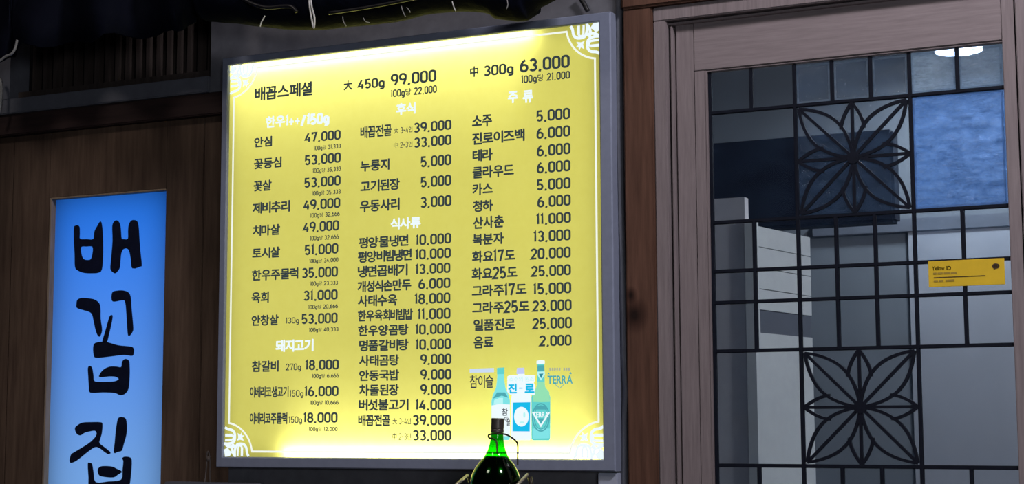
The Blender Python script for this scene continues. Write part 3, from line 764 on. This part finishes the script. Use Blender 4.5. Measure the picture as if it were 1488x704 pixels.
put_text(b, '참', *[zp(320, 0)[0], zp(368, 0)[0], zp(0, 400)[1], zp(0, 458)[1]], YT-0.0005, .15, .02)
put_text(b, '이', *[zp(340, 0)[0], zp(365, 0)[0], zp(0, 465)[1], zp(0, 505)[1]], YT-0.0005, .15, .02)
put_text(b, '슬', *[zp(358, 0)[0], zp(386, 0)[0], zp(0, 475)[1], zp(0, 540)[1]], YT-0.0005, .15, .02)
obj('bottle_lettering', b, E_['charcoal'], b1)
b2 = printed('printed_bottle', bottle_outline(472, 120, 32, 200, 310, 80, 652), 'white', 1, sign); b2['label'] = 'printed white bottle with blue label'
printed('bottle_cap', [(440, 82), (498, 80), (500, 128), (436, 130)], 'lavender', 2, b2)
printed('bottle_label', [(407, 355), (545, 352), (540, 583), (405, 582)], 'cyan blue', 2, b2)
printed('label_oval', ell(475, 466, 58, 78), 'white', 3, b2)
b = BM(); polyfill(b, px_poly([zp(*p) for p in ell(498, 452, 9, 22, 12)], YT-0.0006), YT-0.0006); polyfill(b, px_poly([zp(*p) for p in ell(480, 512, 20, 8, 12)], YT-0.0006), YT-0.0006); obj('oval_mark', b, E_['pale aqua'], b2)
pl = printed('brand_plate', [(378, 140), (580, 138), (580, 185), (572, 200), (582, 215), (580, 295), (520, 300), (385, 292), (362, 270), (364, 150)], 'white', 4, sign); pl['label'] = 'white plate with blue lettering'
b = BM(); put_text(b, '소주의 원조', zp(378, 0)[0], zp(574, 0)[0], zp(0, 150)[1], zp(0, 188)[1], YT-0.0009, .12, .0)
obj('plate_lettering', b, E_['pale aqua'], pl)
b = BM(); put_text(b, '진', zp(370, 0)[0], zp(440, 0)[0], zp(0, 205)[1], zp(0, 283)[1], YT-0.0009, .15, .045)
put_text(b, '로', zp(500, 0)[0], zp(578, 0)[0], zp(0, 205)[1], zp(0, 280)[1], YT-0.0009, .15, .045)
put_text(b, '-', zp(456, 0)[0], zp(484, 0)[0], zp(0, 190)[1], zp(0, 290)[1], YT-0.0009, .08, .0)
obj('plate_lettering', b, E_['cyan blue'], pl)
b3 = printed('printed_bottle', bottle_outline(628, 50, 31, 215, 300, 74, 654), 'sea green', 1, sign); b3['label'] = 'printed green bottle with oval emblem'
printed('bottle_cap', [(594, 26), (625, 18), (658, 24), (659, 50), (594, 52)], 'white', 2, b3)
printed('neck_label', [(600, 62), (655, 60), (657, 104), (600, 106)], 'teal', 2, b3)
printed('neck_label', [(598, 112), (658, 110), (660, 134), (628, 182), (600, 136)], 'pale aqua', 2, b3)
printed('neck_label', [(612, 128), (648, 126), (630, 164)], 'deep teal', 3, b3)
printed('bottle_shoulder', [(602, 190), (655, 190), (664, 236), (694, 272), (700, 350), (628, 352), (562, 350), (570, 280), (594, 240)], 'soft green', 2, b3)
printed('bottle_body_sheen', [(562, 560), (700, 560), (696, 636), (562, 640)], 'aqua', 2, b3)
b = BM()
for rx, ry, wd in ((66, 108, 9), (52, 92, 6)):
    pts = [(628+rx*math.cos(a*math.pi/16), 472+ry*math.sin(a*math.pi/16)) for a in range(33)]
    stroke_print(b, pts, wd, 4)
polyfill(b, px_poly([zp(*p) for p in ((575, 410), (590, 385), (628, 376), (668, 385), (684, 410))], YT-0.0006), YT-0.0006)
polyfill(b, px_poly([zp(*p) for p in ((592, 480), (662, 480), (628, 518))], YT-0.00062), YT-0.00062)
obj('emblem', b, E_['teal'], b3)
b = BM(); stroke_print(b, [(564, 432), (628, 538), (694, 432)], 12, 6); put_text(b, 'TERRA', zp(566, 0)[0], zp(690, 0)[0], zp(0, 428)[1], zp(0, 472)[1], YT-0.0010, .15, .03)
obj('emblem_lettering', b, E_['white'], b3)
b = BM(); put_text(b, '참이슬', 682.5, 717, 545, 564.5, YT, .15, .012); o = obj('brand_lettering', b, E_['charcoal'], sign); o['label'] = 'charcoal handwritten style lettering'
printed('brand_strip', [(67, 90), (258, 82), (260, 116), (68, 120)], 'pale blue', 1, sign)
b = BM(); put_text(b, 'TERRA', zp(680, 0)[0], zp(878, 0)[0], zp(0, 141)[1], zp(0, 208)[1], YT, .15, .03)
polyfill(b, px_poly([zp(*p) for p in ((690, 118), (699, 132), (684, 132))], YT), YT); polyfill(b, px_poly([zp(*p) for p in ((862, 112), (872, 130), (852, 130))], YT), YT)
ribbon(b, px_poly([zp(*p) for p in ((742, 212), (778, 242), (812, 210))], YT), 0.0016, YT)
o = obj('brand_lettering', b, E_['teal'], sign); o['label'] = 'teal lettering'
b = BM()
for k in range(9):
    if k == 5: continue
    x = 695+k*18.5; polyfill(b, px_poly([zp(*p) for p in ((x, 82), (x+13, 80), (x+13, 102), (x, 104))], YT), YT)
obj('small_print', b, E_['dusty'], sign)

# ------------------------------------------------------------------ blue name panel in the boarded wall
YP = YW+0.024
name = thing('name_panel', ((ox0+ox1)/2, YP, oz0), 'tall blue lit panel with navy brush Korean characters in the dark boards', 'sign')
bm = BM(); bm.faces.new([bm.verts.new(v) for v in ((ox0, YP, oz0+.001), (ox1, YP, oz0+.001), (ox1, YP, oz1-.0005), (ox0, YP, oz1-.0005))]); obj('panel', bm, M['blue_face'], name)
bm = BM(); t_ = 0.007
box(bm, ox0+0.0003, ox0+t_, YW-0.0005, YP-0.0005, oz0+0.001, oz1-0.001, 0.001); box(bm, ox0+t_, ox1-0.0003, YW-0.0005, YP-0.0005, oz1-t_, oz1-0.001, 0.001)
obj('edge_strip', bm, M['edge_wood'], name)
bm = BM(); box(bm, ox0-0.002, ox1+0.002, 0.14, 0.145, oz0, oz1); obj('back_panel', bm, plain('white box back', (0.5, 0.5, 0.5), 0.8), name)
NS = 10; hh = (oz1-oz0)/NS
for k in range(NS):                      # lamp rows behind the panel, whiter toward the foot
    t = max(0.0, min(1.0, 1-(k*hh-0.2)/((oz1-oz0)-0.3)))**1.3
    r_, g_, b_ = (0.15+1.75*t, 1.10+1.25*t, 3.0-0.35*t)
    area('panel_light', ((ox0+ox1)/2, 0.135, oz0+(k+.5)*hh), ((ox0+ox1)/2, -1, oz0+(k+.5)*hh), (ox1-ox0)*0.97, hh, b_*hh*(ox1-ox0), (r_/b_, g_/b_, 1), name)
YN = YP-0.003
def zA(p): return (60+p[0]/7.04, 604+p[1]/7.04)
def zB(p): return (100+p[0]/3.914, 410+p[1]/3.911)
def stroke(bm, pts, holes=(), conv=None, k=3):
    f = conv or (lambda p: p)
    polyfill(bm, rounded(px_poly([f(p) for p in pts], YN), k), YN, [rounded(px_poly([f(p) for p in h], YN), k) for h in holes], th=0.0025)
bm = BM()
stroke(bm, [(107.3, 331), (109, 328.5), (112, 327.6), (115, 330), (115.5, 340), (116, 347.3), (126, 347.8), (135.5, 347.5), (137, 337), (141, 329), (146, 322), (148.3, 332), (149.3, 350), (149.3, 372), (147.5, 392), (142, 396.8), (133, 397.5), (122, 397), (113, 393.5), (108.8, 388), (108.3, 370), (107.2, 350)], [[(117.3, 359.5), (125, 358.6), (134, 359), (134.3, 368), (132, 376.5), (127, 378), (121, 376.5), (118, 370)]])
stroke(bm, [(163, 329), (166, 322), (170, 320.5), (174, 326), (175.5, 338), (176.3, 346.6), (181, 347.8), (185.8, 347), (186, 336), (187, 327), (190, 321.5), (194, 319.8), (199, 322), (201, 330), (202, 345), (203.5, 365), (205.5, 385), (203, 387.8), (192, 390.3), (190, 377), (187.5, 365), (184, 361.5), (179, 362.3), (175.8, 368), (174.5, 380), (173.3, 390), (168, 397), (164.5, 396.5), (160.3, 391), (161.5, 375), (163.4, 350)])
obj('character', bm, M['navy'], name)
bm = BM()
stroke(bm, [(43, 125), (48, 102), (70, 91), (105, 92), (145, 100), (170, 120), (178, 150), (179, 210), (187, 275), (172, 312), (155, 285), (142, 230), (133, 190), (118, 172), (80, 160), (46, 148)], conv=zB)
stroke(bm, [(242, 85), (248, 58), (270, 50), (305, 48), (335, 58), (350, 85), (355, 150), (364, 250), (362, 280), (342, 308), (334, 290), (328, 200), (320, 115), (300, 105), (262, 112), (246, 108)], conv=zB)
stroke(bm, [(243, 188), (247, 200), (238, 250), (226, 300), (217, 336), (204, 345), (190, 338), (204, 290), (222, 225), (232, 195)], conv=zB)
stroke(bm, [(138, 372), (150, 347), (190, 340), (220, 343), (280, 360), (340, 366), (364, 374), (369, 398), (360, 420), (330, 417), (300, 416), (240, 424), (160, 432), (142, 420)], conv=zB)
stroke(bm, [(108, 490), (118, 478), (130, 488), (138, 530), (145, 565), (200, 568), (255, 566), (278, 558), (282, 550), (265, 540), (230, 538), (177, 542), (174, 528), (195, 500), (230, 482), (268, 481), (297, 484), (302, 455), (320, 438), (340, 448), (344, 480), (344, 540), (338, 605), (320, 635), (292, 645), (260, 632), (190, 629), (122, 630), (114, 600), (110, 540)], conv=zB)
obj('character', bm, M['navy'], name)
bm = BM()
stroke(bm, [(343, 135), (365, 105), (420, 75), (510, 70), (600, 71), (622, 90), (616, 180), (600, 240), (592, 285), (640, 325), (703, 378), (685, 400), (640, 372), (590, 335), (540, 330), (460, 385), (355, 468), (292, 485), (302, 405), (350, 370), (480, 290), (545, 230), (565, 190), (550, 160), (500, 165), (440, 180), (395, 207), (358, 185)], conv=zA)
stroke(bm, [(780, 45), (800, 20), (838, 20), (864, 45), (873, 130), (865, 210), (842, 290), (820, 362), (780, 375), (742, 384), (750, 280), (762, 150)], conv=zA)
stroke(bm, [(475, 500), (490, 487), (515, 500), (530, 580), (552, 685), (680, 678), (815, 660), (830, 560), (838, 470), (826, 445), (850, 424), (905, 432), (922, 470), (915, 600), (900, 720), (880, 850), (690, 860), (500, 850), (482, 640)], conv=zA)
stroke(bm, [(576, 560), (600, 528), (640, 520), (720, 525), (765, 547), (822, 578), (780, 610), (735, 638), (640, 632), (590, 615)], conv=zA)
obj('character', bm, M['navy'], name)

# ------------------------------------------------------------------ slatted vent above the boarded wall
YV = 0.05
vx0, vx1 = X(19, 120, YV), X(306, 90, YV)
vent = thing('slatted_vent', ((vx0+vx1)/2, YV, z_bt), 'dark brown vertical slats in the opening above the grey beam', 'vent')
bm = BM(); box(bm, X(18, 120)+0.001, x_grey-0.002, YV+0.03, YV+0.045, z_bt+0.0005, 3.35); obj('backing', bm, M['black'], vent)
bm = BM(); box(bm, vx0+0.03, x_grey-0.002, YV-0.02, YV+0.028, z_bt+0.0005, z_bt+0.03, 0.002); obj('sill', bm, M['slat_wood'], vent)
for k in range(18):
    xc = X(50+k*15, 110-k*2, YV)
    bm = BM(); box(bm, xc-0.010, xc+0.010, YV, YV+0.028, z_bt+0.031, z_bt+0.30, 0.002); obj('slat', bm, M['slat_wood'], vent)

# ------------------------------------------------------------------ black sheeting, cables and ties along the top
YR = -0.24
edge = [(-40, 96), (0, 88), (30, 72), (90, 62), (160, 55), (230, 47), (292, 39)]
bm = BM(); rows = []
for j, (x, y) in enumerate(smoothpath([(a, b, 0) for a, b in edge], 5) and [(v.x, v.y) for v in smoothpath([(a, b, 0) for a, b in edge], 5)]):
    p = P(x, y, YR+0.03*math.sin(j*0.9)); rr = []
    for k in range(9):
        t = k/8
        rr.append(bm.verts.new((p.x, p.y+0.20*t*t-0.03*math.sin(j*0.7+k), p.z+0.75*t+0.01*math.sin(j*1.3+k*0.8))))
    rows.append(rr)
for a, b in zip(rows, rows[1:]):
    for k in range(8): bm.faces.new((a[k], b[k], b[k+1], a[k+1]))
o = obj('awning_sheet', bm, M['sheet'], None, True); tag(o, 'dark navy hanging sheet at the top left above the slats', 'awning')
so = o.modifiers.new('thick', 'SOLIDIFY'); so.thickness = 0.006
low = [(300, 31), (330, 33), (365, 37), (400, 41), (450, 43), (500, 38.5), (545, 34), (580, 29), (610, 21), (660, 16), (700, 18), (722, 27), (748, 30), (764, 27), (772, 16), (790, 4), (830, -14)]
sp = smoothpath([(a, b, 0) for a, b in low], 5)
bm = BM(); N = 20; rings = []
for i, v in enumerate(sp):
    t = i/(len(sp)-1); rv = (0.085 if t < .55 else 0.085-0.02*(t-.55))*(1+0.05*math.sin(i*1.1)); rh = 0.09
    b = P(v.x, v.y, YR); cc_ = Vector((b.x, YR, b.z+rv)); ring = []
    for k in range(N):
        a = 2*math.pi*k/N
        wob = 1+0.05*math.sin(3*a+i*0.35)+0.035*math.sin(5*a-i*0.6)
        f = wob if math.sin(a) > -0.6 else 1.0
        ring.append(bm.verts.new((cc_.x+0.004*math.sin(a*4+i), cc_.y+rh*f*math.cos(a), cc_.z+rv*f*math.sin(a))))
    rings.append(ring)
for a, b in zip(rings, rings[1:]):
    for k in range(N): bm.faces.new((a[k], a[(k+1) % N], b[(k+1) % N], b[k]))
bm.faces.new(rings[0]); bm.faces.new(rings[-1][::-1])
o = obj('tarpaulin_roll', bm, M['tarp'], None, True); tag(o, 'black rolled plastic sheeting tied up above the yellow menu board', 'tarpaulin')
YK = YR-0.098
def cable(pts, r, label, m='cable', Y=YK, group=None, nm='cable', cat='cable'):
    b = BM(); tube(b, smoothpath([P(x, y, Y) for x, y in pts], 6), r, 8); return tag(obj(nm, b, M[m], None, True), label, cat, group)
cable([(350, -4), (366, 5), (388, 11), (412, 9), (424, 10), (431, 17)], 0.006, 'short black fold looping over the sheeting left of the long white tie')  # added tube standing for the sheeting's highlighted crease
cable([(478, 19), (520, 13), (560, 6), (610, -4)], 0.005, 'black cable running up along the sheeting right of the long white tie')
cable([(840, -6), (847, 3), (854, 16)], 0.007, 'black cable end hanging above the menu board’s upper right corner', Y=-0.02)
cable([(-8, 92), (0, 88), (8, 82), (17, 78), (22, 70), (25, 58)], 0.004, 'pale grey wire curving at the top left edge', 'tie_dim', Y=YR-0.05)
cable([(-3, 112), (1, 118), (2, 135), (0, 158), (-4, 170)], 0.006, 'grey cord hanging at the left edge below the pale wire', 'tie_dim', Y=-0.05)
def ztie(pts, r, m, label):
    b = BM(); tube(b, smoothpath([P(x, y, YK) for x, y in pts], 4), r, 6); tag(obj('zip_tie', b, M[m], None, True), label, 'zip tie', 'zip ties on the sheeting')
ztie([(449, -6), (450, 10), (453, 28), (456, 41), (457, 26), (453, 10), (451, -6)], 0.0028, 'tie', 'long white zip tie hanging in a loop, the brightest one')
ztie([(378, 39), (380, 32), (385, 23)], 0.0018, 'tie', 'short pale zip tie at the left end of the sheeting')
ztie([(498, 24), (499, 31), (503, 38)], 0.0014, 'tie_dim', 'thin grey zip tie, next one right of the long white tie')
ztie([(528, 26), (531, 31), (537, 33)], 0.0014, 'tie_dim', 'thin grey zip tie, second one right of the long white tie')
ztie([(583, 9), (586, 18), (589, 24)], 0.0015, 'tie_dim', 'left one of two zip ties crossing near the middle of the board')
ztie([(591, 11), (594, 14), (596, 18)], 0.0015, 'tie_dim', 'right one of two zip ties crossing near the middle of the board')
ztie([(657, 2), (659, 9), (662, 16)], 0.0016, 'tie', 'pale zip tie near the sheeting’s lower bend')
ztie([(737, 0), (738, 7), (736, 13)], 0.0014, 'tie_dim', 'thin zip tie at the right end of the sheeting')

# ------------------------------------------------------------------ small things
bm = BM(); mx0, mx1 = X(869, 695, -0.035), X(897, 695, -0.035)
box(bm, mx0, mx1, -0.035, 0.0, Z(883, 704, -0.035)-0.12, Z(883, 688, -0.035), 0.002)
tag(obj('metal_upright', bm, M['alu_light'], None), 'pale blue-grey metal upright under the menu board’s lower right corner', 'metal upright')
bm = BM()
tube(bm, smoothpath([P(297.5, 703, -0.02), P(299, 690, -0.02), P(300.5, 675, -0.02), P(301, 662, -0.02), P(302.5, 656.5, -0.02), P(304.5, 662, -0.02), P(305.3, 675, -0.02), P(305, 690, -0.02), P(305.5, 703, -0.02)], 5), 0.0022, 8)
box(bm, X(300.3, 669, -0.02), X(305.6, 669, -0.02), -0.024, -0.016, Z(303, 671, -0.02), Z(303, 664, -0.02), 0.001)
tag(obj('wire_loop', bm, plain('dull brown metal', (0.16, 0.13, 0.12), 0.5), None, True), 'thin brown looped wire upright beside the board’s lower left corner', 'wire')

# ------------------------------------------------------------------ yellow sticker on the door glass
YY = YQ-0.002
stk = thing('sticker', P(1404, 415, YY), 'small yellow sticker with brown print on the leaded door glass', 'sticker')
q = [P(1348.5, 380, YY), P(1459, 375.5, YY), P(1461, 414, YY), P(1350, 417.5, YY)]
sx0, sx1, sz0, sz1 = (q[0].x+q[3].x)/2, (q[1].x+q[2].x)/2, (q[2].z+q[3].z)/2, (q[0].z+q[1].z)/2
bm = BM(); box(bm, sx0, sx1, YY-0.001, YY+0.001, sz0, sz1, 0.0005); obj('card', bm, M['paper_yellow'], stk)
YY2 = YY-0.0016
bm = BM(); put_text(bm, 'Yellow', 1354.5, 1372.5, 387.2, 393, YY2, .15, .012); put_text(bm, 'ID', 1375.5, 1382, 386.8, 392.6, YY2, .15, .012)
obj('lettering', bm, M['brown_ink'], stk)
bm = BM(); box(bm, X(1357, 403, YY2), X(1432, 402, YY2), YY2-0.0003, YY2+0.0004, Z(1394, 402.9, YY2), Z(1394, 401.8, YY2))
ec = P(1447, 387, YY2); ex = (X(1452.5, 387, YY2)-X(1441.5, 387, YY2))/2; ez = (Z(1447, 383, YY2)-Z(1447, 391, YY2))/2
polyfill(bm, [(ec.x+ex*math.cos(a*math.pi/12), ec.z+ez*math.sin(a*math.pi/12)) for a in range(24)], YY2)
polyfill(bm, [(ec.x-ex*.55, ec.z-ez*.7), (ec.x-ex*.5, ec.z-ez*1.4), (ec.x+ex*.1, ec.z-ez*.8)], YY2-0.0001)
obj('print_mark', bm, M['brown_ink'], stk)
bm = BM(); put_text(bm, 'TALK', 1443.5, 1450.8, 385.3, 388.9, YY2-0.0004, .15, .02); obj('bubble_lettering', bm, M['paper_yellow'], stk)
bm = BM()
for xa, xb, y in ((1356, 1361, 398), (1362.5, 1370, 397.8), (1371.5, 1380, 397.5), (1381.5, 1390, 397.2), (1357, 1363, 408.8), (1364.5, 1371, 408.6), (1374, 1387, 408.2)):
    box(bm, X(xa, y, YY2), X(xb, y, YY2), YY2-0.0002, YY2+0.0004, Z(xa, y+1.4, YY2), Z(xa, y-1.4, YY2))
obj('small_print', bm, M['pale_brown_ink'], stk)

# ------------------------------------------------------------------ green bottle in its cradle
YO = -0.50
cb_ = P(723.3, 608.3, YO)
dpt = (cb_-Vector((0, -DIST, CAMZ))).dot(FWD); mp = dpt/F
BH = 0.40
tilt = math.radians(2.3)
base = cb_-Vector((math.sin(tilt)*BH, 0, math.cos(tilt)*BH))
def zy(y): return BH-(y-608.3)*mp
bot = thing('wine_bottle', base, 'large dark green bottle with a dull brown screw cap before the menu board', 'bottle')
prof = [(0.055, 0.0), (0.068, 0.006), (0.0705, 0.03), (0.0705, 0.16)]
body = [(39, 712), (37.5, 700), (35.5, 692), (31, 682), (26, 674.5), (20.5, 668), (16, 661), (13, 654), (10.8, 646), (9.4, 638), (8.9, 631), (8.9, 628)]
prof += [(r*mp, zy(y)) for r, y in body]
bm = BM(); lathe(bm, [(r, z) for r, z in prof], base, 56, True, False); obj('glass', bm, M['bottle_glass'], bot, True)
lv = zy(664)
lq = [(r*0.95, max(z, 0.004)) for r, z in prof if z < lv]
bm = BM(); lathe(bm, lq+[(16.6*mp, lv), (14*mp, lv+0.001)], base, 48); obj('liquid', bm, M['liquid'], bot, True)
bm = BM(); lathe(bm, [(9.0*mp, zy(629.3)), (9.5*mp, zy(628.5)), (9.4*mp, zy(625)), (9.0*mp, zy(624)), (9.4*mp, zy(623)), (9.4*mp, zy(610)), (8.8*mp, zy(608.3)), (0.001, zy(608.2))], base, 40, True, True); obj('screw_cap', bm, M['cap'], bot, False)
bot.rotation_euler = (0, tilt, 0)
zc = base.z-0.024
bm = BM(); box(bm, base.x-0.5, base.x+0.9, -0.80, -0.28, zc-0.04, zc-0.0005, 0.004); box(bm, base.x-0.45, base.x+0.85, -0.76, -0.32, 0.0, zc-0.0405); struct('trim_10', bm, M['old_wood'])
crd = thing('bottle_cradle', (base.x, YO, zc), 'wire bottle holder with two pale rods around the green bottle', 'bottle holder')
bm = BM(); box(bm, base.x-0.11, base.x+0.11, YO-0.11, YO+0.11, zc, base.z-0.0035, 0.004); obj('base', bm, M['old_wood'], crd)
bm = BM()
hp = [P(752.2, 676, YO+0.03), P(752.2, 664, YO+0.03), P(752.2, 647, YO+0.03), P(749, 641, YO+0.02), P(742, 635.5, YO-0.005), P(735, 632, YO-0.024), P(727, 631, YO-0.028), P(718, 631, YO-0.026), P(711.5, 632, YO-0.02), P(709.6, 634, YO-0.022), P(711, 637, YO-0.028), P(716, 638, YO-0.035), P(720, 640.5, YO-0.037), P(722, 645, YO-0.038), P(722.3, 660, YO-0.045)]
tube(bm, smoothpath(hp, 5), 0.0022, 8); obj('wire_handle', bm, M['wire'], crd, True)
for (xa, ya), (xb, yb) in (((658, 709.5), (679.5, 691.5)), ((748, 709.5), (766.5, 690.5))):
    a = P(xa, ya, YO-0.06); b = P(xb, yb, YO+0.02)
    bm = BM(); tube(bm, [a, a.lerp(b, .5), b], 0.0042, 10); rod = obj('rod', bm, M['rod'], crd, True)
    bm = BM(); bb = b+Vector((0.004, 0.004, -0.006)); tube(bm, [bb, Vector((bb.x+0.004, bb.y, bb.z-0.02)), Vector((bb.x+0.004, bb.y, zc+0.018))], 0.006, 10); obj('upright', bm, M['wire'], crd, True)
